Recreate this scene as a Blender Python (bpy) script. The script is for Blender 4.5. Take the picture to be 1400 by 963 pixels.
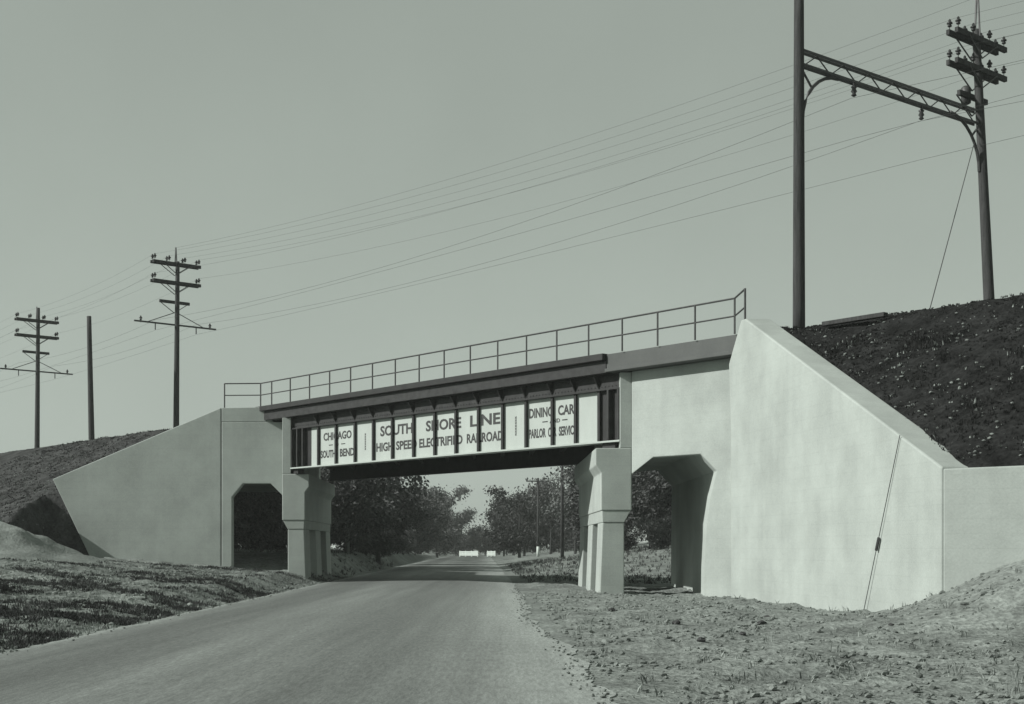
import bpy, bmesh, math, random
from mathutils import Vector, Matrix, noise
random.seed(7)
R = math.radians
scene = bpy.context.scene
for o in list(bpy.data.objects): bpy.data.objects.remove(o)
COL = scene.collection

# ------------------------------------------------------------------ camera
cam_d = bpy.data.cameras.new('camera'); cam = bpy.data.objects.new('camera', cam_d); COL.objects.link(cam)
cam.location = (0, 0, 1.5); cam.rotation_euler = (R(90), 0, 0)
cam_d.sensor_width = 36; cam_d.lens = 36*1900/1400; cam_d.shift_y = 0.1918
cam_d.clip_start = .1; cam_d.clip_end = 9000
scene.camera = cam
# ------------------------------------------------------------------ sky, sun, exposure
SUN_EL = R(33); SX, SY = -.974, -.225            # horizontal direction towards the sun
SKY_TINT = (.885, 1.0, .90)
world = bpy.data.worlds.new('World'); scene.world = world; world.use_nodes = True
nt = world.node_tree; nt.nodes.clear()
sky = nt.nodes.new('ShaderNodeTexSky'); sky.sky_type = 'NISHITA'; sky.sun_disc = False
sky.sun_elevation = SUN_EL; sky.sun_rotation = math.atan2(SX, SY)
sky.air_density = 1.0; sky.dust_density = 1.6; sky.ozone_density = 1.0
bw = nt.nodes.new('ShaderNodeRGBToBW'); mul = nt.nodes.new('ShaderNodeMix'); mul.data_type = 'RGBA'; mul.blend_type = 'MULTIPLY'
mul.inputs[0].default_value = 1; mul.inputs[7].default_value = (*SKY_TINT, 1)
bg = nt.nodes.new('ShaderNodeBackground'); bg.inputs[1].default_value = .15
wo = nt.nodes.new('ShaderNodeOutputWorld')
nt.links.new(sky.outputs[0], bw.inputs[0]); pw = nt.nodes.new('ShaderNodeMath'); pw.operation = 'POWER'; pw.inputs[1].default_value = .41      # the old plate's flat response to sky light
gn = nt.nodes.new('ShaderNodeMath'); gn.operation = 'MULTIPLY'; gn.inputs[1].default_value = 1.37
nt.links.new(bw.outputs[0], pw.inputs[0]); nt.links.new(pw.outputs[0], gn.inputs[0]); nt.links.new(gn.outputs[0], mul.inputs[6])
wt = nt.nodes.new('ShaderNodeTexCoord'); wn = nt.nodes.new('ShaderNodeTexNoise'); wn.inputs['Scale'].default_value = 5; wn.inputs['Detail'].default_value = 5
wm = nt.nodes.new('ShaderNodeMapRange'); wm.inputs[1].default_value = .3; wm.inputs[2].default_value = .7; wm.inputs[3].default_value = .965; wm.inputs[4].default_value = 1.035
wx = nt.nodes.new('ShaderNodeMix'); wx.data_type = 'RGBA'; wx.blend_type = 'MULTIPLY'; wx.inputs[0].default_value = 1
nt.links.new(wt.outputs['Generated'], wn.inputs[0]); nt.links.new(wn.outputs[0], wm.inputs[0]); nt.links.new(wm.outputs[0], wx.inputs[7])
nt.links.new(mul.outputs[2], wx.inputs[6]); nt.links.new(wx.outputs[2], bg.inputs[0]); nt.links.new(bg.outputs[0], wo.inputs[0])
sd = bpy.data.lights.new('sun', 'SUN'); sd.energy = 4.2; sd.angle = R(.5); sd.color = (1, 1, .965)
sun = bpy.data.objects.new('sun', sd); COL.objects.link(sun)
sun.rotation_euler = Vector((SX*math.cos(SUN_EL), SY*math.cos(SUN_EL), math.sin(SUN_EL))).to_track_quat('Z', 'Y').to_euler()
sun.location = (-30, -10, 40)
vs = scene.view_settings; vs.view_transform = 'Standard'; vs.look = 'None'; vs.exposure = .37; vs.gamma = 1; vs.use_curve_mapping = False

# ------------------------------------------------------------------ helpers
DT = Vector((-.6441, .7649, 0)); DN = Vector((.7649, .6441, 0)); ZU = Vector((0, 0, 1))   # along the track, across the track
RD = Vector((-.0205, 1, 0))                                                               # along the road
def W(s, n, z): return DT*s + DN*n + ZU*z

def mat(name, col, var=.25, scale=1.0, rough=.85, bump=.2, bscale=30., dark=None, stretch=(1, 1, 1), fine=.15, spec=.3, bdist=.02):
    """grey monochrome surface: large blotches + fine grain + bump"""
    k = max(0, min(1, (col-.04)/.2)); f_ = 1-.31*max(0, min(1, (col-.03)/.07)); col *= f_; dark = dark and dark*f_
    TINT = (.975-.06*k, 1, .99-.055*k)       # print tone: darks near neutral, lights greenish
    m = bpy.data.materials.new(name); m.use_nodes = True; t = m.node_tree; n = t.nodes; L = t.links
    b = n['Principled BSDF']; b.inputs['Roughness'].default_value = rough; b.inputs['Specular IOR Level'].default_value = spec
    tc = n.new('ShaderNodeTexCoord'); mp = n.new('ShaderNodeMapping'); mp.inputs['Scale'].default_value = stretch
    L.new(tc.outputs['Object'], mp.inputs[0])
    n1 = n.new('ShaderNodeTexNoise'); n1.inputs['Scale'].default_value = scale; n1.inputs['Detail'].default_value = 6; n1.inputs['Roughness'].default_value = .62
    L.new(mp.outputs[0], n1.inputs[0])
    r = n.new('ShaderNodeValToRGB'); L.new(n1.outputs[0], r.inputs[0])
    d = dark if dark is not None else col*(1-var)
    hi = col*(1+var)
    r.color_ramp.elements[0].position = .32; r.color_ramp.elements[1].position = .68
    r.color_ramp.elements[0].color = (d*TINT[0], d*TINT[1], d*TINT[2], 1)
    r.color_ramp.elements[1].color = (hi*TINT[0], hi*TINT[1], hi*TINT[2], 1)
    n2 = n.new('ShaderNodeTexNoise'); n2.inputs['Scale'].default_value = bscale; n2.inputs['Detail'].default_value = 4
    L.new(tc.outputs['Object'], n2.inputs[0])
    mr = n.new('ShaderNodeMapRange'); mr.inputs[1].default_value = .25; mr.inputs[2].default_value = .75
    mr.inputs[3].default_value = 1-fine; mr.inputs[4].default_value = 1+fine; L.new(n2.outputs[0], mr.inputs[0])
    mx = n.new('ShaderNodeMix'); mx.data_type = 'RGBA'; mx.blend_type = 'MULTIPLY'; mx.inputs[0].default_value = 1
    L.new(r.outputs[0], mx.inputs[6]); L.new(mr.outputs[0], mx.inputs[7]); L.new(mx.outputs[2], b.inputs['Base Color'])
    if bump:
        bp = n.new('ShaderNodeBump'); bp.inputs['Strength'].default_value = bump; bp.inputs['Distance'].default_value = bdist
        L.new(n2.outputs[0], bp.inputs['Height']); L.new(bp.outputs[0], b.inputs['Normal'])
    m['mix'] = mx.name
    return m

def concrete(name, col):
    """cast concrete: blotches, streaks running down, faint form-board lifts"""
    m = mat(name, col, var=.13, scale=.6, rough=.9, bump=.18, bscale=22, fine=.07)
    t = m.node_tree; n = t.nodes; L = t.links; b = n['Principled BSDF']
    src = b.inputs['Base Color'].links[0].from_socket
    tc = n.new('ShaderNodeTexCoord'); mp = n.new('ShaderNodeMapping'); mp.inputs['Scale'].default_value = (1.8, 1.8, .12)
    L.new(tc.outputs['Object'], mp.inputs[0])
    ns = n.new('ShaderNodeTexNoise'); ns.inputs['Scale'].default_value = 1.3; ns.inputs['Detail'].default_value = 5; L.new(mp.outputs[0], ns.inputs[0])
    mr = n.new('ShaderNodeMapRange'); mr.inputs[1].default_value = .38; mr.inputs[2].default_value = .6; mr.inputs[3].default_value = .86; mr.inputs[4].default_value = 1.04
    L.new(ns.outputs[0], mr.inputs[0])
    mx = n.new('ShaderNodeMix'); mx.data_type = 'RGBA'; mx.blend_type = 'MULTIPLY'; mx.inputs[0].default_value = .25
    L.new(src, mx.inputs[6]); L.new(mr.outputs[0], mx.inputs[7])
    sp = n.new('ShaderNodeSeparateXYZ'); L.new(tc.outputs['Object'], sp.inputs[0])
    # form-board lifts every 0.3 m
    mo = n.new('ShaderNodeMath'); mo.operation = 'PINGPONG'; mo.inputs[1].default_value = .15; L.new(sp.outputs[2], mo.inputs[0])
    m2 = n.new('ShaderNodeMapRange'); m2.inputs[1].default_value = 0; m2.inputs[2].default_value = .014; m2.inputs[3].default_value = .88; m2.inputs[4].default_value = 1
    L.new(mo.outputs[0], m2.inputs[0])
    mx2 = n.new('ShaderNodeMix'); mx2.data_type = 'RGBA'; mx2.blend_type = 'MULTIPLY'; mx2.inputs[0].default_value = .5
    L.new(mx.outputs[2], mx2.inputs[6]); L.new(m2.outputs[0], mx2.inputs[7]); L.new(mx2.outputs[2], b.inputs['Base Color'])
    return m

M = {}
M['concrete'] = concrete('concrete', .49)
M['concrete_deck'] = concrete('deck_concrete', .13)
M['steel'] = mat('dark_steel', .018, var=.35, scale=3, rough=.6, bump=.1, bscale=60)
M['steel_grey'] = mat('weathered_steel', .023, var=.4, scale=4, rough=.65, bump=.1, bscale=50)
M['white_paint'] = mat('white_paint', .56, var=.06, scale=1.5, rough=.6, bump=.05, bscale=40, fine=.06, stretch=(1, 1, .3))
M['black_paint'] = mat('black_paint', .04, var=.3, scale=6, rough=.6, bump=0, bscale=40)
M['rail_steel'] = mat('railing_steel', .05, var=.3, scale=5, rough=.5, bump=0)
M['wood'] = mat('creosoted_wood', .04, var=.4, scale=4, rough=.9, bump=.4, bscale=25, stretch=(4, 4, .3))
M['wood_pale'] = mat('pale_wood', .25, var=.3, scale=4, rough=.9, bump=.3, bscale=25, stretch=(4, 4, .3))
M['porcelain'] = mat('brown_porcelain', .03, var=.2, scale=4, rough=.25, bump=0)
M['wire'] = mat('weathered_wire', .06, var=.2, scale=3, rough=.6, bump=0)
M['whitewash'] = mat('whitewash', .8, var=.1, scale=4, rough=.9, bump=.1)
M['slope'] = mat('slope_soil', .016, var=.55, scale=1.4, rough=1, bump=.8, bscale=9, fine=.45, spec=.05, bdist=.08)
M['dry'] = mat('dry_grass', .33, var=.4, scale=.8, rough=1, bump=0, bscale=5, fine=.4, spec=.05)
M['slope_grass'] = mat('dark_grass', .019, var=.5, scale=.8, rough=1, bump=0, bscale=5, fine=.4, spec=.05)
M['weed'] = mat('green_weed', .075, var=.65, scale=.8, rough=1, bump=0, bscale=5, fine=.4, spec=.05)
M['clod'] = mat('soil_clod', .24, var=.4, scale=1.5, rough=1, bump=.4, bscale=40, fine=.3, spec=.05)
M['stone'] = mat('dark_stone', .05, var=.5, scale=3, rough=.9, bump=.4, bscale=30)
M['bark'] = mat('bark', .05, var=.4, scale=4, rough=1, bump=.5, bscale=14, spec=.05)
M['leaf'] = mat('foliage', .075, var=.5, scale=1.2, rough=.8, bump=0, bscale=6, fine=.4, spec=.15)
M['leaf_pale'] = mat('pale_foliage', .12, var=.4, scale=1.2, rough=.8, bump=0, bscale=6, fine=.4, spec=.15)

for nm in ('leaf', 'leaf_pale'):                     # every tree its own depth of green
    t_ = M[nm].node_tree; b_ = t_.nodes['Principled BSDF']; src_ = b_.inputs['Base Color'].links[0].from_socket
    oi = t_.nodes.new('ShaderNodeObjectInfo'); mr_ = t_.nodes.new('ShaderNodeMapRange'); mr_.inputs[3].default_value = .65; mr_.inputs[4].default_value = 1.7
    t_.links.new(oi.outputs['Random'], mr_.inputs[0]); mx_ = t_.nodes.new('ShaderNodeMix'); mx_.data_type = 'RGBA'; mx_.blend_type = 'MULTIPLY'; mx_.inputs[0].default_value = 1
    t_.links.new(src_, mx_.inputs[6]); t_.links.new(mr_.outputs[0], mx_.inputs[7]); t_.links.new(mx_.outputs[2], b_.inputs['Base Color'])
def link(name, verts, faces, material, parent=None, smooth=False):
    me = bpy.data.meshes.new(name); me.from_pydata([tuple(v) for v in verts], [], faces); me.update()
    if smooth: me.polygons.foreach_set('use_smooth', [True]*len(me.polygons))
    o = bpy.data.objects.new(name, me); COL.objects.link(o)
    if material: me.materials.append(M[material] if isinstance(material, str) else material)
    if parent: o.parent = parent
    return o
def tag(o, label, cat, group=None):
    o['label'] = label; o['category'] = cat
    if group: o['group'] = group
    return o
def thing(name, loc, label, cat, group=None):
    o = bpy.data.objects.new(name, None); COL.objects.link(o); o.location = loc; o.empty_display_size = .3
    return tag(o, label, cat, group)
def rebase(o, p):
    """parent o (verts in world space) under p, keeping its place; p only carries a location"""
    o.parent = p; o.matrix_parent_inverse = Matrix.Identity(4)
    off = Vector(p.location)
    me = o.data
    for v in me.vertices: v.co -= off
    return o
def part(name, vf, material, p, smooth=False, bevel=0, sub=None):
    v, f = vf; o = link(name, v, f, material, None, smooth)
    rebase(o, p)
    if sub: o.parent = sub
    if bevel: bev(o, bevel)
    return o
def bev(o, w, seg=2):
    m = o.modifiers.new('bevel', 'BEVEL'); m.width = w; m.segments = seg; m.limit_method = 'ANGLE'; m.angle_limit = R(30)
def join(*vfs):
    V = []; F = []
    for v, f in vfs:
        k = len(V); V += list(v); F += [tuple(i+k for i in q) for q in f]
    return V, F
def fix(vf):
    bm = bmesh.new(); vs_ = [bm.verts.new(v) for v in vf[0]]
    for q in vf[1]:
        try: bm.faces.new([vs_[i] for i in q])
        except ValueError: pass
    bmesh.ops.recalc_face_normals(bm, faces=bm.faces)
    bm.verts.index_update()
    out = ([v.co.copy() for v in bm.verts], [tuple(v.index for v in f.verts) for f in bm.faces]); bm.free(); return out
def prism(front, ext):
    """front: list of 3-D points of a planar outline; ext: vector"""
    n = len(front); V = [Vector(p) for p in front]+[Vector(p)+Vector(ext) for p in front]
    F = [tuple(range(n)), tuple(range(2*n-1, n-1, -1))]+[(i, i+n, (i+1) % n+n, (i+1) % n) for i in range(n)]
    return fix((V, F))
def boxsn(s0, s1, n0, n1, z0, z1):
    return prism([W(s0, n0, z0), W(s1, n0, z0), W(s1, n1, z0), W(s0, n1, z0)], (0, 0, z1-z0))
def bar(a, b, w, h=None, up=ZU):
    """rectangular bar from a to b"""
    h = h or w; a = Vector(a); b = Vector(b); d = (b-a).normalized(); u = Vector(up)
    if abs(d.dot(u)) > .95: u = DT
    x = d.cross(u).normalized(); y = x.cross(d).normalized()
    return prism([a-x*w/2-y*h/2, a+x*w/2-y*h/2, a+x*w/2+y*h/2, a-x*w/2+y*h/2], b-a)
def tube(pts, r0, r1=None, seg=8, caps=True):
    pts = [Vector(p) for p in pts]; r1 = r0 if r1 is None else r1; V = []; F = []; n = len(pts)
    for i, p in enumerate(pts):
        d = (pts[min(i+1, n-1)]-pts[max(i-1, 0)]).normalized()
        u = ZU if abs(d.z) < .9 else Vector((1, 0, 0))
        x = d.cross(u).normalized(); y = d.cross(x)
        r = r0+(r1-r0)*i/max(1, n-1)
        for k in range(seg):
            a = 2*math.pi*k/seg; V.append(p+x*math.cos(a)*r+y*math.sin(a)*r)
        if i:
            for k in range(seg):
                k2 = (k+1) % seg; F.append(((i-1)*seg+k, (i-1)*seg+k2, i*seg+k2, i*seg+k))
    if caps: F += [tuple(range(seg-1, -1, -1)), tuple((n-1)*seg+k for k in range(seg))]
    return V, F
def lathe(base, prof, seg=8):
    base = Vector(base); V = []; F = []
    for i, (r, z) in enumerate(prof):
        for k in range(seg):
            a = 2*math.pi*k/seg; V.append(base+Vector((math.cos(a)*r, math.sin(a)*r, z)))
        if i:
            for k in range(seg):
                k2 = (k+1) % seg; F.append(((i-1)*seg+k, (i-1)*seg+k2, i*seg+k2, i*seg+k))
    F += [tuple(range(seg-1, -1, -1)), tuple((len(prof)-1)*seg+k for k in range(seg))]
    return V, F
def fbm(x, y, s, o=4): return noise.fractal(Vector((x*s, y*s, .37)), 1.0, 2.0, o)
def sst(a, b, x):
    t = max(0, min(1, (x-a)/(b-a))); return t*t*(3-2*t)

# ------------------------------------------------------------------ terrain
def road_l(y): return -.0205*y-6.88
def road_r(y): return -.0205*y+1.27
def ground_z(x, y, rough=True):
    dl = road_l(y)-x; dr = x-road_r(y)+.32*math.exp(-((y-30)/6)**2)
    if dl > 0:
        near = sst(20, 48, y)
        z = near*(.42*sst(.2, 1.7, dl)+.075*max(0, dl-1.3))+(1-near)*.05*dl
        z = min(z, 1.55)
        amp = sst(.15, 1.5, dl)
        bk = sst(63, 68, y)*(1-sst(150, 230, y)); z = z*(1-bk)+bk*(1.15*sst(.4, 2.4, dl)+.03*dl)
    elif dr > 0:
        z = 1.55*math.exp(-(((x-10.7)/2.5)**2+((y-25.5)/2.9)**2)*.8)
        z += sst(72, 100, y)*min(.13*dr, 2.2)
        z += .024
        amp = sst(.1, 1.2, dr)
    else: return -.03+.024*sst(-.9, -.3, dr)
    if rough and abs(x) < 90 and y < 320:
        z += amp*(.09*fbm(x, y, .45)+(.085*fbm(x+9, y, 1.9, 4) if y < 75 else 0))
    return z-.03
def axis(lo, hi, st, ends, g=1.35):
    a = [lo+i*st for i in range(int(round((hi-lo)/st))+1)]
    d = st; x = lo; pre = []
    while x > ends[0]: d *= g; x -= d; pre.append(x)
    d = st; x = hi; post = []
    while x < ends[1]: d *= g; x += d; post.append(x)
    return pre[::-1]+a+post
GX = axis(-27, 15, .2, (-4500, 4500), 1.28); GY = axis(10, 74, .25, (-300, 7000), 1.12)
V = [(x, y, ground_z(x, y)) for y in GY for x in GX]; nx = len(GX)
F = [(j*nx+i, j*nx+i+1, (j+1)*nx+i+1, (j+1)*nx+i) for j in range(len(GY)-1) for i in range(nx-1)]
gm = mat('verge_soil', .265, var=.35, scale=.8, rough=1, bump=1, bscale=9, fine=.4, spec=.05, bdist=.06)
ground = link('ground', V, F, gm, None, True); ground['kind'] = 'structure'
# road sheet with ragged edges, bleached margins and dark wheel bands
rm = mat('road_asphalt', .215, var=.16, scale=1.0, rough=.9, bump=.6, bscale=45, fine=.3, stretch=(2.4, .09, 1), spec=.25, bdist=.012)
def road_bands():
    t = rm.node_tree; n = t.nodes; L = t.links; b = n['Principled BSDF']; src = b.inputs['Base Color'].links[0].from_socket
    at = n.new('ShaderNodeAttribute'); at.attribute_name = 'across'
    ns = n.new('ShaderNodeTexNoise'); ns.inputs['Scale'].default_value = .35; ns.inputs['Detail'].default_value = 4
    tc = n.new('ShaderNodeTexCoord'); mq = n.new('ShaderNodeMapping'); mq.inputs['Scale'].default_value = (1, .3, 1); L.new(tc.outputs['Object'], mq.inputs[0]); L.new(mq.outputs[0], ns.inputs[0])
    ad = n.new('ShaderNodeMath'); ad.operation = 'MULTIPLY_ADD'; L.new(ns.outputs[0], ad.inputs[0]); ad.inputs[1].default_value = .10; L.new(at.outputs['Fac'], ad.inputs[2])
    rr = n.new('ShaderNodeValToRGB'); L.new(ad.outputs[0], rr.inputs[0]); e = rr.color_ramp.elements
    stops = [(0, 1.5), (.06, 1.45), (.085, 1.0), (.17, .72), (.30, .74), (.40, 1.08), (.52, 1.0), (.66, .82), (.80, .95), (.90, 1.25), (1, 1.75)]
    while len(e) < len(stops): e.new(.5)
    for k, (p, c) in enumerate(stops): e[k].position = p; c *= .6; e[k].color = (c, c, c, 1)
    mx = n.new('ShaderNodeMix'); mx.data_type = 'RGBA'; mx.blend_type = 'MULTIPLY'; mx.inputs[0].default_value = 1
    L.new(src, mx.inputs[6]); L.new(rr.outputs[0], mx.inputs[7]); 
    mg = n.new('ShaderNodeMapping'); mg.inputs['Scale'].default_value = (20, 2.6, 1); L.new(tc.outputs['Object'], mg.inputs[0])
    ng = n.new('ShaderNodeTexNoise'); ng.inputs['Scale'].default_value = 1; ng.inputs['Detail'].default_value = 7; ng.inputs['Roughness'].default_value = .75; L.new(mg.outputs[0], ng.inputs[0])
    mgr = n.new('ShaderNodeMapRange'); mgr.inputs[1].default_value = .3; mgr.inputs[2].default_value = .7; mgr.inputs[3].default_value = .66; mgr.inputs[4].default_value = 1.36; L.new(ng.outputs[0], mgr.inputs[0])
    mx0 = n.new('ShaderNodeMix'); mx0.data_type = 'RGBA'; mx0.blend_type = 'MULTIPLY'; mx0.inputs[0].default_value = 1
    L.new(mx.outputs[2], mx0.inputs[6]); L.new(mgr.outputs[0], mx0.inputs[7]); mx = mx0
    sc = n.new('ShaderNodeMix'); sc.data_type = 'RGBA'; sc.blend_type = 'MULTIPLY'; sc.inputs[0].default_value = 1; sc.inputs[7].default_value = (1.67, 1.67, 1.67, 1); sc.clamp_result = False
    L.new(mx.outputs[2], sc.inputs[6]); L.new(sc.outputs[2], b.inputs['Base Color'])
road_bands()
RY = axis(6, 80, .15, (-60, 420), 1.08); NR = 24; V = []; ACR = []
for y in RY:
    a = road_l(y)+.10*fbm(3.1, y, .5)+.05*fbm(7, y, 2.); b = road_r(y)-.32*math.exp(-((y-30)/6)**2)+.17*fbm(11.7, y, .45, 4)+.10*fbm(5, y, 1.7, 4)
    cols = [(-1, 0), (0, 0)]+[(i, i) for i in range(NR+1)]+[(NR, NR), (NR+1, NR)]      # slab edges turn down into the verge on vertices of their own
    for i, k in cols:
        q = k/NR; e_ = i < 0 or i > NR
        V.append((a+(b-a)*q+(.02 if i > NR else -.02 if i < 0 else 0), y, -.2 if e_ else .006+.05*math.sin(math.pi*q))); ACR.append(q)
NC = NR+5
F = [(j*NC+i, j*NC+i+1, (j+1)*NC+i+1, (j+1)*NC+i) for j in range(len(RY)-1) for i in range(NC-1) if i not in (1, NC-3)]
road = link('road', V, F, rm, None, True); road['kind'] = 'structure'
at = road.data.attributes.new('across', 'FLOAT', 'POINT'); at.data.foreach_set('value', ACR)

# embankment, side of the battered end (left of the road)
def emb_left(x, y):
    p = Vector((x, y, 0)); n = p.dot(DN)
    z = 7.68
    if n < 32.5: z = 7.68-(32.5-n)/2.15
    if n > 42.6: z = 7.68-(n-42.6)/1.6
    if x > -23.5:
        if y < 62.7: z = min(z, 2.7-4*(x+21.2) if x > -21.2 else 2.7+(-21.2-x)*3)
        elif y < 63.5 and x > -22: z = .9+(z-.9)*(y-62.7)/.8*min(1, 1) if x > -21.2 else z
    rr = .16*fbm(x, y, .35)+.07*fbm(x, y, 1.4, 3)
    return z+rr*(1 if n < 32 else .25)
def grid_patch(name, xs, ys, fz, keep, material):
    idx = {}; V = []; F = []
    def vi(i, j):
        if (i, j) not in idx: idx[(i, j)] = len(V); V.append((xs[i], ys[j], fz(xs[i], ys[j])))
        return idx[(i, j)]
    for j in range(len(ys)-1):
        for i in range(len(xs)-1):
            if keep((xs[i]+xs[i+1])/2, (ys[j]+ys[j+1])/2): F.append((vi(i, j), vi(i+1, j), vi(i+1, j+1), vi(i, j+1)))
    o = link(name, V, F, material, None, True); o['kind'] = 'structure'; return o
XS = [-150+5*i for i in range(22)]+[-44.+.4*i for i in range(46)]+[-25.75+.2*i for i in range(66)]; YS = [20+.5*i for i in range(70)]+[55+.25*i for i in range(60)]+[70+.5*i for i in range(50)]+[95+5*i for i in range(26)]
def keepL(x, y):
    if x > -13.2-.0205*(y-62.6): return False
    if y < 63.0 and x > -18.4: return False
    return emb_left(x, y) > ground_z(x, y, False)-.5
M['slope_left'] = mat('slope_soil_pale', .045, var=.6, scale=1.0, rough=1, bump=.8, bscale=9, fine=.45, spec=.05, bdist=.08)
embL = grid_patch('embankment', XS, YS, emb_left, keepL, 'slope_left')
# embankment on the other side, behind the sloping wing
def nfront(s):
    if s > 16.1: return 25.05+(s-16.1)*.577+.35
    return 25.05+.324*(16.1-s)+.35
V = []; F = []; SS = [27.2-.4*i for i in range(60)]+[3-4*i for i in range(16)]; QN = 44
for s in SS:
    nf = nfront(s)
    for q in range(QN+1):
        n = nf+(46-nf)*(q/QN)
        z = 8.0-max(0, 32.5-n)*(8.0-(8.05-(27.2-max(s, 16.1))*.438))/max(.8, 32.5-nf)-max(0, n-42.6)/1.5
        x, y, _ = W(s, n, 0)
        if n < 32: z += (.18*fbm(x, y, .4)+.1*fbm(x, y, 1.5, 3))*min(1, (n-nf)*1.2)
        z = min(z, 8.05)
        V.append(W(s, n, z-.06))
for j in range(len(SS)-1):
    for q in range(QN): F.append((j*(QN+1)+q, j*(QN+1)+q+1, (j+1)*(QN+1)+q+1, (j+1)*(QN+1)+q))
embR = link('embankment', V, F, 'slope', None, True); embR['kind'] = 'structure'

V = []; F = []
for j in range(25):
    for i in range(64):
        a = 6.283*i/64; q = j/24; w = 1+.25*noise.noise(Vector((math.cos(a)*1.6, math.sin(a)*1.6, 4)))
        x = -21.4+math.cos(a)*5.0*q*w; y = 55.2+math.sin(a)*5.2*q*w
        V.append((x, y, max(ground_z(x, y), .9)-.08+1.9*(1-q)**1.2+(.35*fbm(x, y, .7)+.16*fbm(x, y, 2.2, 3))*(1-q*q)))
        if j: F.append(((j-1)*64+i, (j-1)*64+(i+1) % 64, j*64+(i+1) % 64, j*64+i))
M['sand'] = mat('pale_sand', .3, var=.2, scale=1.2, rough=1, bump=.6, bscale=10, fine=.2, spec=.05, bdist=.05)
tag(link('sand_pile', V, F, 'sand', None, True), 'pale sand pile at the foot of the dark slope below the grey wing', 'sand pile')

# ------------------------------------------------------------------ right abutment and wing
PRY, PLY = 45.4, 61.2                                  # near faces of the two bents
abR = thing('bridge_abutment', W(27, 33, 0), 'sunlit white concrete abutment wall with clipped-corner passage beside the road', 'abutment')
pts = [(32.16, 3.93), (31.2, 4.43), (29.16, 4.42), (28.51, 3.87), (28.78, 3.08), (28.95, 2.06), (29.03, .9), (29.05, -.4), (26.3, -.4), (26.3, 7.28), (32.16, 7.28)]
part('passage_wall', prism([W(s, 32.2, z) for s, z in pts], RD*.55), 'concrete', abR, bevel=.03)
pts = [(32.14, 4.2), (31.2, 4.55), (29.1, 4.55), (28.3, 3.9), (28.36, -.4), (26.35, -.4), (26.35, 7.27), (32.14, 7.27)]
part('chamber', prism([W(s, 32.2, z)+RD*.56 for s, z in pts], RD*10.7), 'concrete', abR)
WD = Vector((.17536, -.98447, 0)); WN = Vector((.98447, .17536, 0)); WP = Vector((6.54, 40.99, 0))
wing = [(-.28, -.6), (-.28, 5.0), (-.46, 7.0), (.62, 8.13), (.98, 8.12), (12.78, 3.16), (12.78, -.6)]
part('wing_wall', prism([WP+WD*t+ZU*z for t, z in wing], WN*.78), 'concrete', abR, bevel=.04)
WP2 = WP+WD*12.81; WD2 = Vector((.85, -.527, 0)); WN2 = Vector((.527, .85, 0))
part('toe_wall', prism([WP2+WD2*t+ZU*z+WN*.02 for t, z in ((0, -.6), (0, 3.13), (7, 3.2), (7, -.6))], WN2*.6), 'concrete', abR, bevel=.03)
# ------------------------------------------------------------------ left abutment and wing
abL = thing('bridge_abutment', (-13, 63, 0), 'grey shaded concrete abutment with dark passage and long sloping wing', 'abutment')
Y0 = 62.6
P = lambda l, y: [Vector((x, y, z)) for x, z in l]
pl = [(-9.95, 3.5), (-10.87, 4.42), (-12.13, 4.42), (-12.62, 3.82), (-12.62, -.5), (-13.08, -.5), (-13.08, 7.2), (-9.95, 7.2)]
part('passage_wall', prism(P(pl, Y0), RD*.55), 'concrete', abL, bevel=.03)
pl = [(-9.97, 4.1), (-10.87, 4.5), (-14.3, 4.5), (-15.3, 3.9), (-15.3, -.5), (-16.6, -.5), (-16.6, 4.9), (-12.2, 7.1), (-9.97, 7.19)]
part('chamber', prism([q+RD*.56 for q in P(pl, Y0)], RD*10.9), 'concrete', abL)
part('parapet', prism(P([(-13.08, 7.203), (-13.08, 7.83), (-11.35, 7.86), (-10.75, 7.203)], Y0), (0, .55, 0)), 'concrete', abL, bevel=.02)
part('wing_wall', prism(P([(-18.25, -.5), (-20.7, 4.62), (-13.12, 7.84), (-13.12, -.5)], Y0+.012), (0, .8, 0)), 'concrete', abL, bevel=.03)

# ------------------------------------------------------------------ bents
def bent(y0, x0, side, label):
    """side = +1: road face looks left (-x). Profile in x measured from the outer (away from road) edge towards the road."""
    t = thing('bridge_pier', (x0, y0, 0), label, 'pier')
    X = lambda d: x0-side*d
    cap = [(0, 4.78), (1.18, 4.78), (1.18, 4.22), (1.0, 3.97), (1.0, 2.74), (0, 2.74)]
    part('cap', prism([Vector((X(d), y0, z)) for d, z in cap], RD*10.6), 'concrete', t, bevel=.03)
    part('haunch', prism([Vector((X(d), y0+.03, z)) for d, z in ((.03, 2.737), (.97, 2.737), (.95, 2.35), (.24, 2.35))], RD*10.5), 'concrete', t, bevel=.02)
    for k in range(3):
        yy = y0+.05+k*4.25
        b = Vector((x0, yy, 0))+Vector((RD.x*k*4.25, 0, 0))
        part('column', prism([b+Vector((-side*.24, 0, -.5)), b+Vector((-side*1.06, 0, -.5)), b+Vector((-side*.95, 0, 2.347)), b+Vector((-side*.24, 0, 2.347))], RD*1.9), 'concrete', t, bevel=.03)
    part('back_wall', prism([Vector((X(.0), y0+.02, 4.783)), Vector((X(.38), y0+.02, 4.783)), Vector((X(.38), y0+.02, 7.26)), Vector((X(0), y0+.02, 7.26))], RD*10.5), 'concrete', t, bevel=.02)
    return t
bent(PRY, 3.91, 1, 'concrete pier of three columns on the sandy shoulder beside the sunlit abutment')
bent(PLY, -10.12, -1, 'concrete pier of three columns standing in front of the grey shaded abutment')

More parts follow.
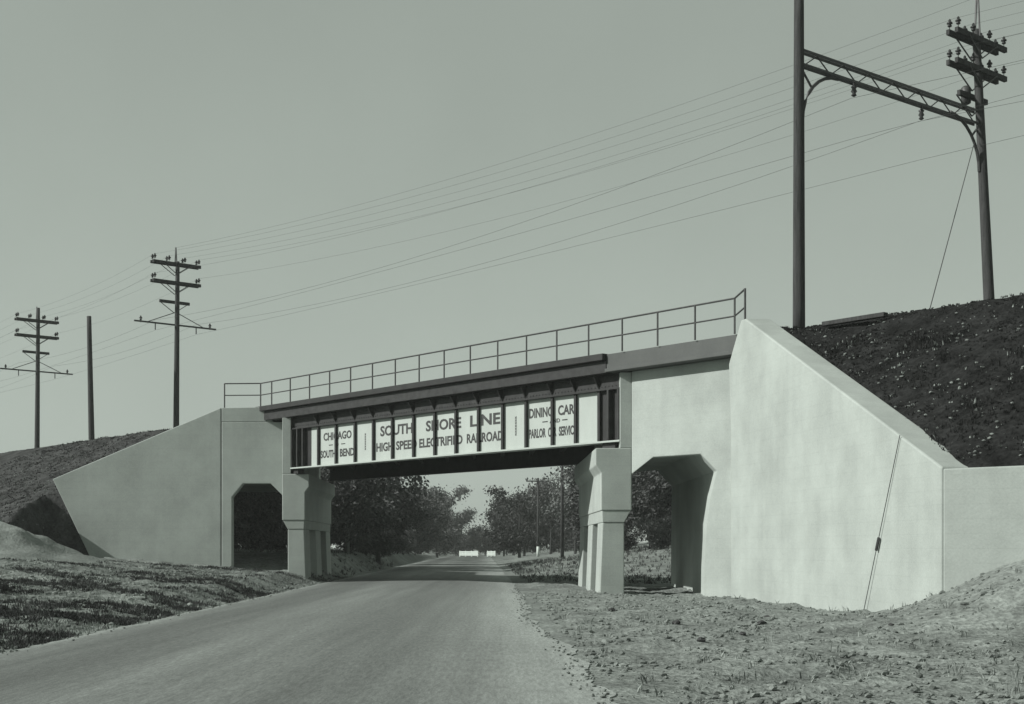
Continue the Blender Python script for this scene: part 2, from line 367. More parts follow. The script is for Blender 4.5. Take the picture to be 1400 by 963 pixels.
# ------------------------------------------------------------------ girder span
span = thing('bridge_span', W(43, 32.2, 5), 'dark steel plate girder railroad span with white lettered panels over the road', 'bridge')
GN = 32.2
ST = [51.1, 49.72, 48.28, 46.94, 45.6, 44.16, 42.78, 41.45, 40.09, 38.69, 37.39, 35.99, 34.8, 33.64]
panels = []
edges = [51.75]+ST
for i in range(len(edges)-1):
    panels.append(part('web_panel', boxsn(edges[i+1], edges[i]-.003, GN, GN+.03, 5.06, 6.74), 'white_paint', span))
part('end_plate', boxsn(51.753, 53.3, GN, GN+.03, 5.06, 6.74), 'steel', span)
part('end_plate', boxsn(32.55, 33.637, GN, GN+.03, 5.06, 6.74), 'steel', span)
for s in ST: part('stiffener', join(boxsn(s-.025, s+.025, GN-.09, GN-.002, 5.075, 6.735), boxsn(s-.055, s+.055, GN-.103, GN-.092, 5.075, 6.735)), 'steel', span)
for s in (32.62, 33.1, 52.2, 52.65, 53.1): part('stiffener', boxsn(s-.04, s+.04, GN-.2, GN-.002, 5.075, 6.735), 'steel_grey', span)
part('bottom_flange', boxsn(32.5, 53.4, GN-.24, GN+.26, 5.0, 5.057), 'white_paint', span)
part('top_flange', boxsn(32.5, 53.4, GN-.17, GN+.2, 6.743, 6.79), 'steel', span)
part('flange_angle', boxsn(32.5, 53.4, GN-.05, GN+.06, 6.793, 7.26), 'steel_grey', span)
# knee brackets and rivets in the band below the walkway
for s in ST:
    part('bracket', prism([W(s, GN-.052, 6.82), W(s, GN-.052, 7.25), W(s, GN-.34, 7.25)], DT*.05), 'steel', span)
rv = []
for i in range(124):
    s = 32.7+i*.166
    for z in (6.88, 7.16): rv.append(prism([W(s+a*.022, GN-.0505, z+b*.022) for a, b in ((-1, -.6), (0, -1.1), (1, -.6), (1, .6), (0, 1.1), (-1, .6))], -DN*.018))
part('rivets', join(*rv), 'steel_grey', span)['kind'] = 'stuff'
part('fascia', boxsn(32.95, 55.9, 31.78, 31.98, 7.27, 7.676), 'steel_grey', span, bevel=.015)
part('walkway_lip', boxsn(32.95, 55.6, 31.62, 32.2, 7.68, 7.9), 'steel', span, bevel=.015)
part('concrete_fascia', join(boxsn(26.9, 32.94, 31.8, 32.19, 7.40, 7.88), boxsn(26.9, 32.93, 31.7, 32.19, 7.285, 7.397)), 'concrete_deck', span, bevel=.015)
part('deck_slab', boxsn(26.9, 57.5, 32.205, 40.4, 7.285, 7.85), 'concrete_deck', span)
part('far_girder', boxsn(40.3, 61.2, 39.2, 39.55, 5.0, 7.28), 'steel', span)
part('far_fascia', boxsn(33, 62, 40.403, 40.7, 7.3, 7.9), 'steel', span)
for i in range(10):
    s = 34.6+i*1.95
    part('floor_beam', prism([W(s, GN+.035, 5.5), W(s+.22, GN+.035, 5.5), W(s+.22, GN+.035, 7.28), W(s, GN+.035, 7.28)], RD*11.0), 'steel', span)
# painted lettering, thin raised paint on the panels
TM = Matrix((( .6441, 0, -.7649, 0), (-.7649, 0, -.6441, 0), (0, 1, 0, 0), (0, 0, 0, 1)))
def letters(txt, sa, sb, zc, h, bold=.03):
    """text from sa (viewer's left, larger s) to sb, fitted to width and cap height"""
    cu = bpy.data.curves.new('lettering', 'FONT'); cu.body = txt; cu.size = 1; cu.offset = bold; cu.extrude = .5; cu.resolution_u = 3
    tmp = bpy.data.objects.new('tmp', cu); COL.objects.link(tmp); bpy.context.view_layer.update()
    me = bpy.data.meshes.new_from_object(tmp); bpy.data.objects.remove(tmp); me.name = 'lettering'
    xs = [v.co.x for v in me.vertices]; ys = [v.co.y for v in me.vertices]
    x0, x1, y0, y1 = min(xs), max(xs), min(ys), max(ys); w = sa-sb
    for v in me.vertices:
        lx = (v.co.x-x0)/(x1-x0)*w; ly = (v.co.y-(y0+y1)/2)/(y1-y0)*h if h else v.co.y
        lz = .0045+v.co.z*.006
        p = W(sa, GN, zc)+DT*(-lx)+ZU*ly-DN*lz
        v.co = p-Vector(span.location)
    o = bpy.data.objects.new('lettering', me); COL.objects.link(o); o.parent = span; me.materials.append(M['black_paint'])
    o['label'] = 'black painted words "%s"' % txt
    return o
letters('SOUTH', 46.52, 44.3, 6.24, .42); letters('SHORE', 43.42, 41.2, 6.24, .42); letters('LINE', 40.66, 38.9, 6.24, .42)
letters('HIGH', 46.8, 45.65, 5.6, .36); letters('SPEED', 45.42, 44.02, 5.6, .36); letters('ELECTRIFIED', 43.86, 41.12, 5.6, .36); letters('RAILROAD', 40.86, 38.72, 5.6, .36)
letters('DINING', 37.28, 36.05, 6.27, .35); letters('CAR', 35.76, 34.92, 6.27, .35)
letters('AND', 36.2, 35.66, 5.93, .14, .02)
def dash(s0, s1, z): part('dash', prism([W(s0, GN-.002, z-.018), W(s1, GN-.002, z-.018), W(s1, GN-.002, z+.018), W(s0, GN-.002, z+.018)], -DN*.006), 'black_paint', span)
dash(36.58, 36.3, 5.93); dash(35.55, 35.28, 5.93); dash(50.35, 50.05, 5.9); dash(49.4, 49.1, 5.9)
letters('PARLOR', 37.3, 36.4, 5.55, .33); letters('CAR', 36.28, 35.84, 5.55, .33); letters('SERVICE', 35.72, 34.84, 5.55, .33)
letters('CHICAGO', 50.78, 48.62, 6.27, .34); letters('TO', 49.9, 49.6, 5.9, .13, .02)
letters('SOUTH', 51.0, 49.85, 5.53, .33); letters('BEND', 49.5, 48.42, 5.53, .33)
for s in (47.6, 38.02):                              # upright zigzag ornaments
    q = []
    for k in range(7):
        z = 5.55+k*.1
        q.append(prism([W(s+.055, GN-.002, z), W(s+.02, GN-.002, z), W(s-.055, GN-.002, z+.075), W(s-.02, GN-.002, z+.075)], -DN*.006))
        q.append(prism([W(s-.055, GN-.003, z), W(s-.02, GN-.003, z), W(s+.055, GN-.003, z+.075), W(s+.02, GN-.003, z+.075)], -DN*.006))
    part('ornament', join(*q), 'black_paint', span)['label'] = 'upright black painted zigzag ornament'
# bearings
for s in (33.15, 53.0): part('bearing_shoe', boxsn(s-.3, s+.3, GN-.1, GN+.2, 4.79, 4.998), 'steel_grey', span)

# ------------------------------------------------------------------ railing
rail = thing('railing', W(41, 31.75, 7.9), 'thin dark pipe railing with two rails along the bridge deck edge', 'railing')
PS = [54.34-1.585*i for i in range(18)]
RN = 31.74; zt = 8.95; zm = 8.42
RL = [Vector((-13.0, 62.85, 0)), Vector((-11.35, 62.75, 0)), W(55.2, RN, 0)]   # turns along the left parapet
for s in PS: part('post', tube([W(s, RN, 7.89), W(s, RN, zt)], .032, seg=6), 'rail_steel', rail)
for p in (RL[0], RL[1]): part('post', tube([p+ZU*7.8, p+ZU*zt], .032, seg=6), 'rail_steel', rail)
pe = WP+WD*.42+WN*.2; part('post', tube([pe+ZU*7.95, pe+ZU*9.1], .034, seg=6), 'rail_steel', rail)
for z, r in ((zt, .03), (zm, .026)):
    path = [RL[0]+ZU*z, RL[1]+ZU*z]+[W(s, RN, z) for s in [55.1]+PS]+[pe+ZU*(z+.13)]
    part('pipe_rail', tube(path, r, seg=6), 'rail_steel', rail)

# ------------------------------------------------------------------ poles
INS = [(a*.68, b*.78) for a, b in [(.016, -.16), (.018, .02), (.08, .02), (.115, .06), (.075, .11), (.06, .13), (.15, .15), (.14, .2), (.075, .24), (.065, .31), (.03, .35)]]
def arm_set(t, s, n, z, L=3.03, double=True, pos=(-1.4, -.5, .5, 1.4), ins=True):
    for ds in ((-.16, .16) if double else (.17,)):
        ca = part('crossarm', bar(W(s+ds, n-L/2, z), W(s+ds, n+L/2, z), .12, .17), 'wood', t)
        for sg in (-1, 1): part('arm_brace', bar(W(s+ds*1.5, n+sg*.85, z-.05), W(s+ds*1.2, n, z-.62), .035), 'rail_steel', t)
        if ins:
            for p in pos: part('insulator', lathe(W(s+ds, n+p, z+.08+.1), INS, 8), 'porcelain', t, True, sub=ca)
def shaft(t, s, n, z0, z1, r0, r1, lean=(0, 0)):
    pts = [W(s+lean[0]*k/8, n+lean[1]*k/8, z0+(z1-z0)*k/8) for k in range(9)]
    return part('pole', tube(pts, r0, r1, 12), 'wood', t, True)
por = thing('catenary_portal', W(25.9, 33, 7.9), 'tall two-pole wooden portal with lattice cross beam on the sunlit embankment crest', 'portal')
S1, N1, N2 = 26.0, 33.0, 42.2; S2 = 25.75
shaft(por, S1, N1, 7.2, 18.6, .19, .145)
shaft(por, S2-.6, N2, 6.8, 19.0, .20, .13, (.65, 0))
zb0, zb1 = 16.03, 16.0
for dz in (0, .42):
    for ds in (-.09, .09): part('beam_chord', bar(W(S1+ds, N1+.1, zb0-.2+dz), W(S2+ds, N2-.05, zb1-.2+dz), .05, .07), 'rail_steel', por)
for k in range(14):
    a = k/14; b = (k+1)/14; n0 = N1+.2+(N2-N1-.4)*a; n1 = N1+.2+(N2-N1-.4)*b; lo, hi = (zb0-.2, zb0+.22) if k % 2 == 0 else (zb0+.22, zb0-.2)
    part('lattice_bar', bar(W(S1-.25*a, n0, lo), W(S1-.25*b, n1, hi), .03, .03), 'rail_steel', por)
for n0, sg, ss in ((N1, 1, S1), (N2, -1, S2-.17)):
    arc = [W(ss, n0+sg*(.16+1.75*(1-math.cos(R(90)*k/8))), 14.15+1.65*math.sin(R(90)*k/8)) for k in range(9)]
    part('knee_brace', tube(arc, .055, seg=6), 'rail_steel', por)
    part('brace_link', bar(W(ss, n0+sg*.1, 15.75), W(ss, n0+sg*.62, 15.25), .05), 'rail_steel', por)
for n in (35.55, 39.15):
    part('hanger_insulator', lathe(W(S1-.1, n, 15.38), [(.03, 0), (.09, .04), (.05, .1), (.1, .16), (.06, .24), (.1, .3), (.03, .36), (.03, .46)], 8), 'porcelain', por, True)
arm_set(por, S2, N2, 18.6); arm_set(por, S2, N2, 17.6)
arm_set(por, S2, N2, 16.75, L=1.7, double=False, ins=False)
part('transformer', lathe(W(S2+.3, N2-.2, 16.5), [(.08, 0), (.17, .05), (.17, .55), (.1, .62)], 8), 'rail_steel', por, True)
for ds in (-.1, .1): part('peak_bar', bar(W(S2+ds, N2, 18.6), W(S2+ds*.3, N2, 20.1), .05), 'rail_steel', por)

def bracket_pole(s, n, zbase, ztop, za, label, detail=True):
    t = thing('catenary_pole', W(s, n, zbase), label, 'pole')
    shaft(t, s, n, zbase-.8, ztop, .19, .12, (-.1, .06))
    arm_set(t, s, n, za); arm_set(t, s, n, za-1.1, pos=(-1.4, 1.4))
    arm_set(t, s, n, za-2.2, L=1.9, double=False, ins=False)
    zb = za-3.55
    part('bracket_arm', bar(W(s, n-2.6, zb), W(s, n+2.6, zb), .07, .09), 'rail_steel', t)
    for sg in (-1, 1):
        part('bracket_stay', tube([W(s, n, zb+.75), W(s, n+sg*1.75, zb+.03)], .025, seg=5), 'rail_steel', t)
        part('wire_clamp', bar(W(s, n+sg*1.3, zb-.05), W(s, n+sg*1.3, zb-.4), .05), 'rail_steel', t)
        part('insulator', lathe(W(s, n+sg*2.2, zb+.05), INS, 8), 'porcelain', t, True)
    for ds in (-.14, .14): part('peak_bar', bar(W(s+ds, n, za-.1), W(s, n, za+1.0), .05), 'rail_steel', t)
    return t
bracket_pole(75.0, 37.4, 7.8, 18.3, 18.14, 'dark wooden pole with two crossarms and bracket arms just behind the grey sloping wing')
bracket_pole(96.3, 37.4, 7.8, 18.4, 17.5, 'thin far pole with two crossarms and long bracket arms on the grassy embankment')
t = thing('plain_pole', W(76.9, 33, 7.7), 'bare dark wooden pole without crossarms on the embankment between two armed poles', 'pole')
shaft(t, 76.7, 33, 6.9, 14.9, .18, .13, (.4, 0))

# ------------------------------------------------------------------ wires
def span_pts(a, b, sag, n=14): return [a+(b-a)*(k/n)-ZU*(4*sag*(k/n)*(1-k/n)) for k in range(n+1)]
def wire(name, nodes, sag, r, label, cat, group):
    pts = []
    for a, b in zip(nodes[:-1], nodes[1:]):
        q = span_pts(a, b, sag*(a-b).length/50); pts += q if not pts else q[1:]
    o = link(name, *tube(pts, r, seg=4, caps=False), 'wire'); return tag(o, label, cat, group)
for za, zq, poss in ((18.6, 18.14, (-1.4, -.5, .5, 1.4)), (17.6, 17.04, (-1.4, 1.4))):
    for p in poss:
        wire('line_wire', [W(-28, N2+p, za+.43), W(S2, N2+p, za+.43), W(75, 37.4+p, zq+.43), W(96.3, 37.4+p, zq-.28), W(150, 37.4+p, zq-.2)], .9, .0042,
             'thin power line wire strung over pole crossarms high above the track', 'wire', 'power line wires')
for p, pq in ((35.55, 36.1), (39.15, 38.7)):
    wire('messenger_wire', [W(-28, p, 15.4), W(26, p, 15.36), W(75, pq, 14.2+.55), W(96.3, pq, 13.95+.5), W(150, pq, 14.4)], .9, .0055, 'messenger wire hung from the portal beam insulator above the track', 'wire', 'messenger wires')
    wire('contact_wire', [W(-28, p, 14.2), W(26, p, 14.1), W(75, pq, 14.16), W(96.3, pq, 13.5), W(150, pq, 13.9)], .15, .005, 'lower contact wire running level beneath the messenger wire', 'wire', 'contact wires')
wire('ground_wire', [W(-28, N2, 20), W(S2, N2, 20.1), W(75, 37.4, 19.12)], .8, .0045, 'topmost thin wire joining the pole peak bars', 'wire', None)
a = W(S2-.1, N2-.3, 15.2); b = W(21.6, 33.0, 7.9)
gw = link('guy_wire', *tube([a, b], .014, seg=5), 'wire'); tag(gw, 'thin guy wire from the right portal pole down to the embankment crest', 'wire')
gy = thing('guy_wire', (8.0, 32.35, 0), 'thin guy wire with dark turnbuckle slanting in front of the white wing wall', 'wire')
ga = Vector((8.07, 32.0, -.08)); gb = WP+WD*10.95+ZU*3.96-WN*.03; gl = gb-ga
part('strand', tube([ga, gb], .010, seg=5), 'wire', gy)
part('turnbuckle', tube([ga+gl*.38, ga+gl*.4, ga+gl*.43, ga+gl*.45], .035, seg=6), 'stone', gy)
part('anchor_eye', lathe(ga, [(.05, -.05), (.05, .08), (.02, .14)], 6), 'stone', gy)
tb = link('timber', *bar(W(24.3, 31.95, 7.82), W(22.2, 31.9, 7.82), .2, .12), 'wood'); tag(tb, 'dark timber baulk lying along the crest of the dark slope', 'timber'); bev(tb, .015)

# ------------------------------------------------------------------ beyond the bridge: poles, barrier, trees
def road_pole(x, y, h, arms, label, pale=False, white_base=False):
    z = ground_z(x, y, False); t = thing('telegraph_pole', (x, y, z), label, 'pole')
    part('pole', tube([(x, y, z-.3), (x, y, z+h)], .15, .11, 8), 'wood_pale' if pale else 'wood', t, True)
    if white_base: part('whitewashed_base', tube([(x, y, z), (x, y, z+1.1)], .165, .16, 8), 'whitewash', t, True)
    for k in range(arms):
        zz = z+h-.35-k*.6
        ca = part('crossarm', bar((x-1.3, y-.14, zz), (x+1.3, y-.14, zz), .1, .13), 'wood', t)
        for q in (-1.15, -.6, .6, 1.15): part('insulator', lathe((x+q, y-.14, zz+.14), INS, 6), 'porcelain', t, sub=ca)
    return t
road_pole(4.05, 112, 9.5, 1, 'thick dark pole standing on the verge close beside the right underpass pier')
road_pole(2.85, 152, 8.6, 1, 'telegraph pole with single crossarm and whitewashed base among roadside trees', white_base=True)
road_pole(-1.3, 225, 9.2, 1, 'small far telegraph pole with crossarm rising above the treetops')
road_pole(-10.9, 92, 9.5, 0, 'pale thin pole among dark trees beyond the grey shaded pier', pale=True)
for x0, x1, lab in ((-9.2, -6.0, 'longer low white board barrier where the road ends among trees'), (-4.3, -3.0, 'shorter low white board barrier where the road ends among trees')):
    y = 245; sl = -.75; t = thing('board_barrier', ((x0+x1)/2, y, 0), lab, 'barrier'); nb = max(2, int((x1-x0)/1.0))
    for k in range(nb+1):
        x = x0+(x1-x0)*k/nb; yy = y+sl*(x-x0); part('post', bar((x, yy+.12, -.2), (x, yy+.12, 1.1), .14), 'whitewash', t)
    for z in (.35, .62, .89): part('board', bar((x0-.1, y-.1*sl, z), (x1+.1, y+sl*(x1+.1-x0), z), .05, .24), 'whitewash', t)

def tree_mesh(seed, h, w, nl, lsz, low=.2, bare=.0):
    rnd = random.Random(seed); tr = []; LV = []; LF = []
    top = Vector((rnd.uniform(-.3, .3), rnd.uniform(-.3, .3), h*.86))
    tr.append(tube([Vector((0, 0, -.3)), Vector((rnd.uniform(-.1, .1), 0, h*.3)), top*.6+Vector((0, 0, h*.05)), top], h*.022, h*.004, 7))
    tips = []
    for i in range(15):
        a = rnd.uniform(0, 6.28); z0 = h*rnd.uniform(low, .75); q = z0/h
        rad = w*.5*(1-.75*abs(q-.45))*rnd.uniform(.55, 1.1)
        p0 = top*(z0/top.z); p2 = p0+Vector((math.cos(a)*rad, math.sin(a)*rad, h*rnd.uniform(.06, .24))); p1 = (p0+p2)/2-ZU*.05*h*rnd.uniform(0, 1)
        tr.append(tube([p0, p1, p2], h*.009, h*.002, 5)); tips += [p2, (p1+p2)/2, p1]
        for j in range(3):
            e = p2+Vector((rnd.uniform(-1, 1), rnd.uniform(-1, 1), rnd.uniform(-.2, 1)))*w*.16
            tr.append(tube([(p1+p2)/2, e], h*.003, h*.001, 4)); tips.append(e)
    tips.append(top)
    for _ in range(nl):
        c = rnd.choice(tips); r = w*.12*rnd.uniform(.5, 1.3)
        d = Vector((rnd.gauss(0, 1), rnd.gauss(0, 1), rnd.gauss(0, .75))); p = c+d*r*.62
        if p.z < h*.05: continue
        nrm = Vector((rnd.gauss(0, 1), rnd.gauss(0, 1), rnd.gauss(.6, 1))).normalized(); u = nrm.orthogonal().normalized(); v = nrm.cross(u)
        s = lsz*rnd.uniform(.6, 1.5); k = len(LV)
        LV += [p-u*s, p+v*s*.55+nrm*s*.12, p+u*s, p-v*s*.55+nrm*s*.12]; LF.append((k, k+1, k+2, k+3))
    def mk(n, vf, m):
        me = bpy.data.meshes.new(n); me.from_pydata([tuple(v) for v in vf[0]], [], vf[1]); me.materials.append(M[m]); return me
    return mk('trunk', join(*tr), 'bark'), (LV, LF), mk
TV = []
for i, (h, w, nl, ls, low, lm) in enumerate([(9.5, 7.5, 9000, .17, .08, 'leaf'), (7.5, 7, 8000, .15, .05, 'leaf'), (8.5, 5.5, 3000, .14, .25, 'leaf_pale'), (5, 6, 7000, .13, .02, 'leaf'), (10, 6, 3000, .16, .3, 'leaf')]):
    trm, lf, mk = tree_mesh(40+i, h, w, nl, ls, low); TV.append((trm, mk('crown', lf, lm)))
def tree(k, x, y, sc, rz, label, group='roadside trees', name='tree'):
    t = thing(name, (x, y, ground_z(x, y, False)-.05), label, 'bush' if name == 'bush' else 'tree', group); t.rotation_euler.z = rz; t.scale = (sc, sc, sc*random.uniform(.92, 1.08))
    for n, me in (('trunk', TV[k][0]), ('crown', TV[k][1])):
        o = bpy.data.objects.new(n, me); COL.objects.link(o); o.parent = t
    return t
LA = 'dark leafy tree behind the pale thin pole beyond the grey shaded pier'
LP = 'dark tree added to block light at the far end of the grey abutment passage'  # trees added behind the left passage to cut light coming in from the back
LB = 'leafy tree along the road edge between pale pole and white barrier'
LE = 'far leafy tree standing behind the low white barriers'
LR = 'leafy tree beside the telegraph pole with the whitewashed base'
LC = 'leafy tree on the verge behind the thick dark pole'
LT = 'dark tree seen through the sunlit abutment passage'
spec = [(0, -11.6, 99, 1.0, LA), (1, -14.2, 94, 1.05, LA), (4, -10.2, 106, .98, LA), (0, -14.5, 106, 1.05, LA), (1, -12.0, 90, .9, LA),
        (0, -17.6, 99, 1.0, LP), (1, -17.6, 86, .95, LP), (1, -20.6, 92, .95, LP), (3, -15.6, 82, .9, LP),
        (0, -11.9, 124, 1.0, LB), (2, -12.2, 140, .85, LB), (1, -12.0, 160, 1.1, LB), (0, -12.6, 185, 1.0, LB), (0, -12.0, 222, 1.12, LB), (1, -13.5, 205, 1.15, LB), (4, -15.5, 230, 1.05, LB),
        (0, -10, 275, 1.05, LE), (1, -2.5, 272, 1.0, LE), (0, -16, 265, 1.2, LE), (1, -5.6, 290, .9, LE), (1, 2.5, 262, 1.1, LE), (0, -22, 280, 1.1, LE), (0, 7, 280, 1.1, LE),
        (1, 1.6, 182, 1.1, LR), (2, .2, 222, 1.0, LR), (0, .9, 164, .92, LR), (0, 5.2, 176, .95, LR), (1, 2.4, 236, 1.15, LR), (4, 4.4, 158, .8, LR),
        (0, 7.6, 114, .9, LC), (4, 6.4, 98, .74, LC), (2, 6.2, 136, .85, LC), (0, 8.8, 140, .95, LC),
        (1, 10.4, 104, 1.0, LT), (0, 12.8, 110, 1.0, LT), (1, 16.5, 101, 1.05, LT), (0, 20.5, 108, 1.0, LT)]
for k, x, y, sc, lab in spec: tree(k, x, y, sc, random.uniform(0, 6.28), lab)
BL = ['low dark bush at the foot of the trees behind the pale thin pole', 'low dark bush on the verge near the thick dark pole', 'low bush close to the far white barriers', 'low bush along the road edge past the pale pole']
for x, y, sc, b in [(-11.3, 96, .55, 0), (-13.6, 88, .5, 0), (-17.5, 88, .6, 0), (-10.7, 112, .5, 3), (-11.2, 128, .6, 3), (-11.6, 148, .6, 3), (-12, 172, .7, 3), (-13, 196, .9, 3), (-20, 88, .6, 0), (-12.4, 84, .5, 0), (-10.9, 104, .55, 0), (-14.8, 84, .6, 0),
                 (7.0, 118, .5, 1), (10.5, 98, .5, 1), (13, 99, .55, 1), (16, 95, .55, 1), (5.6, 165, .7, 1), (3.0, 200, .8, 2), (6.8, 140, .6, 1), (-9.5, 262, .8, 2), (-3.6, 266, .8, 2), (.6, 250, .8, 2), (-13, 250, .9, 2), (8.3, 104, .45, 1)]:
    tree(3, x, y, sc, random.uniform(0, 6.28), BL[b], 'roadside bushes', 'bush')

# ------------------------------------------------------------------ ground cover
def tufts(name, material, pts, hmin, hmax, blades, wid):
    V = []; F = []
    for (x, y, z, sc) in pts:
        for _ in range(blades):
            a = random.uniform(0, 6.28); l = random.uniform(hmin, hmax)*sc; ln = random.uniform(.1, .9)*l
            bx = x+random.uniform(-.07, .07)*sc; by = y+random.uniform(-.07, .07)*sc
            w = wid*random.uniform(.6, 1.4); ca, sa = math.cos(a), math.sin(a); k = len(V)
            V += [(bx-sa*w, by+ca*w, z-.02), (bx+sa*w, by-ca*w, z-.02), (bx+ca*ln*.4+sa*w*.6, by+sa*ln*.4-ca*w*.6, z+l*.6), (bx+ca*ln, by+sa*ln, z+l), (bx+ca*ln*.4-sa*w*.6, by+sa*ln*.4+ca*w*.6, z+l*.6)]
            F.append((k, k+1, k+2, k+3, k+4))
    o = link(name, V, F, material); o['kind'] = 'stuff'; return o
def scat(n, xr, yr, ok):
    out = []
    while len(out) < n:
        y = yr[0]+(yr[1]-yr[0])*random.random()**1.5; x = random.uniform(*xr)
        if ok(x, y): out.append((x, y, ground_z(x, y), random.uniform(.6, 1.3)))
    return out
def left_ok(th, sgn):
    def f(x, y):
        d = road_l(y)-x
        if d < .12 or d > 16 or x < -.36*y-3: return False
        if emb_left(x, y) > ground_z(x, y, False) and x < -18: return False
        if y > 60 and d > 1.4 and y < 74: return False
        v = fbm(x, y*1.6, .33, 3)+.35*fbm(x, y, 1.3, 2)
        th2 = th+.35*sst(36, 52, y)-.12
        pr = sst(th2-.35, th2+.3, v)
        return random.random() < (pr if sgn > 0 else 1-pr)
    return f
wp = scat(8000, (-26, -7), (17, 75), left_ok(.17, 1)); dp = scat(8500, (-26, -7), (17, 75), left_ok(.28, -1))
o = tufts('weeds', 'weed', wp, .02, .10, 7, .013); tag(o, 'dark green weeds growing on the left verge by the road', 'weeds')
o = tufts('dry_grass', 'dry', dp, .02, .07, 6, .009); tag(o, 'pale dry grass on the left verge below the grey wing', 'grass')
def far_ok(x, y):
    return (road_l(y)-x > .5 and x > -19) or (x-road_r(y) > .6 and (x > 4.8 or y > 60) and x < 17)
fp = []
while len(fp) < 4200:
    y = 58+62*random.random()**1.1; x = random.uniform(-19, 17)
    if far_ok(x, y) and not (x < -8.6-.02*(y-62) and y < 75): fp.append((x, y, ground_z(x, y), random.uniform(.7, 1.5)))
o = tufts('meadow_grass', 'dry', fp[:2300], .05, .16, 6, .016); tag(o, 'pale meadow grass on the banks beyond the bridge', 'grass')
o = tufts('meadow_weeds', 'weed', fp[2300:], .05, .2, 6, .018); tag(o, 'dark weeds on the banks beyond the bridge', 'weeds')
rp = scat(260, (1, 11), (13, 44), lambda x, y: .3 < x-road_r(y) and x < .37*y+1.5 and (Vector((x, y, 0))-WP).dot(WN) < -.25 and fbm(x, y, .5) > .05)
o = tufts('dead_weeds', 'dry', rp, .03, .13, 5, .007); tag(o, 'sparse dead weeds on the sandy right shoulder', 'weeds')
def clods(name, material, n, fn, smin, smax, p=2.2):
    base = bmesh.new(); bmesh.ops.create_icosphere(base, subdivisions=1, radius=1); bv = [v.co.copy() for v in base.verts]; bf = [tuple(v.index for v in f.verts) for f in base.faces]; base.free()
    V = []; F = []
    for x, y, z, sc in fn(n):
        s = smin+(smax-smin)*random.random()**p; k = len(V); a = random.uniform(0, 6.28); ca, sa = math.cos(a), math.sin(a); e = random.uniform(.7, 1.5)
        for v in bv:
            j = random.uniform(.65, 1.2)*s; px, py, pz = v.x*j*e, v.y*j, v.z*j*.62
            V.append((x+px*ca-py*sa, y+px*sa+py*ca, z+pz+s*.15))
        F += [tuple(i+k for i in q) for q in bf]
    o = link(name, V, F, material); o['kind'] = 'stuff'; return o
M['litter'] = mat('pale_litter', .25, var=.4, scale=2, rough=1, bump=.3, bscale=20)
right_ok = lambda x, y: .12 < x-road_r(y) and x < .37*y+1.5 and (Vector((x, y, 0))-WP).dot(WN) < -.1 and fbm(x, y, .6) > -.35+random.random()*.3
o = clods('soil_clods', 'clod', 7000, lambda n: scat(n, (.5, 12), (12.5, 46), right_ok), .010, .065, 3.2); tag(o, 'loose grey soil clods strewn over the right shoulder', 'soil')
o = clods('soil_clods', 'clod', 2200, lambda n: scat(n, (-24, -7), (18, 62), left_ok(.35, -1)), .02, .09); tag(o, 'loose pale soil clods among grass on the left verge', 'soil')
def margin(n):
    out = []
    for _ in range(n):
        y = 11+40*random.random()**1.4
        x = (road_r(y)-.32*math.exp(-((y-30)/6)**2)-abs(random.gauss(0, .14))) if random.random() < .7 else road_l(y)+abs(random.gauss(0, .15))
        out.append((x, y, .02+.05*math.sin(math.pi*max(0, min(1, (x-road_l(y))/8.15)))-.004, 1))
    return out
o = clods('gravel', 'clod', 700, margin, .006, .03, 2); tag(o, 'loose gravel strewn along the crumbling road margins', 'gravel')
for i, (x, y) in enumerate([(3.2, 27), (3.9, 23.5), (4.9, 27.3), (3.0, 22), (6.6, 24.2), (4.6, 19.5), (2.4, 33.5), (5.7, 31)]):
    s = random.uniform(.04, .085); z = ground_z(x, y)
    b = bmesh.new(); bmesh.ops.create_icosphere(b, subdivisions=2, radius=1)
    for v in b.verts: v.co = Vector((v.co.x*1.4, v.co.y, v.co.z*.7))*s*(1+.6*noise.noise(v.co*1.7+Vector((i*5, 0, 0))))
    me = bpy.data.meshes.new('stone'); b.to_mesh(me); b.free(); me.materials.append(M['stone']); o = bpy.data.objects.new('stone', me); COL.objects.link(o); o.location = (x, y, z+s*.25)
    o.rotation_euler.z = random.uniform(0, 3); tag(o, 'small dark stone lying on the sandy right shoulder', 'stone', 'dark stones on the shoulder')
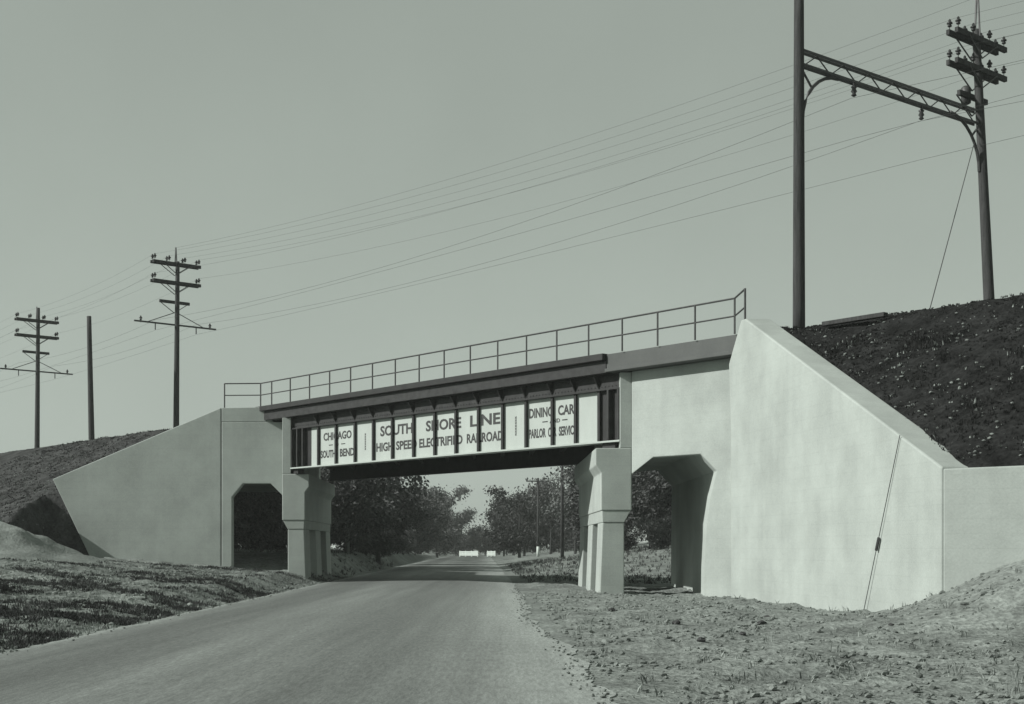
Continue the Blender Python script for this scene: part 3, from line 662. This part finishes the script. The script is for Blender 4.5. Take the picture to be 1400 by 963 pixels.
# slope litter: dead grass and pale leaf flecks on both embankments
def slope_pts_right(n):
    out = []
    while len(out) < n:
        s = random.uniform(10, 26.8); nf = nfront(s); q = random.random(); nn = nf+.3+(32.6-nf-.3)*q
        z = 8.0-max(0, 32.5-nn)*(8.0-(8.05-(27.2-max(s, 16.1))*.438))/max(.8, 32.5-nf)
        x, y, _ = W(s, nn, 0)
        if nn < 32: z += (.18*fbm(x, y, .4)+.1*fbm(x, y, 1.5, 3))*min(1, (nn-nf)*1.2)
        out.append((x, y, min(z, 8.05)-.06, random.uniform(.6, 1.3)*(.7+4*max(0, fbm(x, y, .7, 2)-.1))*(.35 if nn > 31.3 else 1)))
    return out
def slope_pts_left(n):
    out = []
    while len(out) < n:
        x = random.uniform(-38, -13); y = random.uniform(40, 82); nn = Vector((x, y, 0)).dot(DN)
        if nn > 32.6 or not keepL(x, y) or (y < 63.5 and x > -19.5): continue
        z = emb_left(x, y)
        if z > ground_z(x, y, False): out.append((x, y, z, random.uniform(.7, 1.4)))
    return out
o = tufts('slope_grass', 'slope_grass', slope_pts_right(5200)+slope_pts_left(4200), .02, .06, 6, .014); tag(o, 'dark rough grass covering both embankment slopes', 'grass')
o = tufts('slope_litter', 'dry', slope_pts_right(480)+slope_pts_left(900), .02, .06, 4, .014); tag(o, 'pale dead stalks scattered over the embankment slopes', 'grass')
o = clods('slope_stones', 'litter', 700, lambda n: [q for q in slope_pts_right(n*3) if q[2] < 3.2+random.random()**2*5][:n], .012, .06, 2); tag(o, 'pale stones and leaf litter gathered low on the dark right slope', 'stones')
hz = link('haze', [(x, y, z) for z in (-2.5, 21.5) for x, y in ((-4800, -420), (4800, -420), (4800, 8200), (-4800, 8200))], [(3, 2, 1, 0), (4, 5, 6, 7), (0, 1, 5, 4), (1, 2, 6, 5), (2, 3, 7, 6), (3, 0, 4, 7)], None)
hz['kind'] = 'stuff'; hm = bpy.data.materials.new('haze'); hm.use_nodes = True; hm.node_tree.nodes.clear()
hv = hm.node_tree.nodes.new('ShaderNodeVolumePrincipled'); hv.inputs['Density'].default_value = .0004; hv.inputs['Color'].default_value = (.9, .95, .91, 1)
ho = hm.node_tree.nodes.new('ShaderNodeOutputMaterial'); hm.node_tree.links.new(hv.outputs[0], ho.inputs['Volume']); hz.data.materials.append(hm)
scene.render.resolution_x = 1024; scene.render.resolution_y = 704
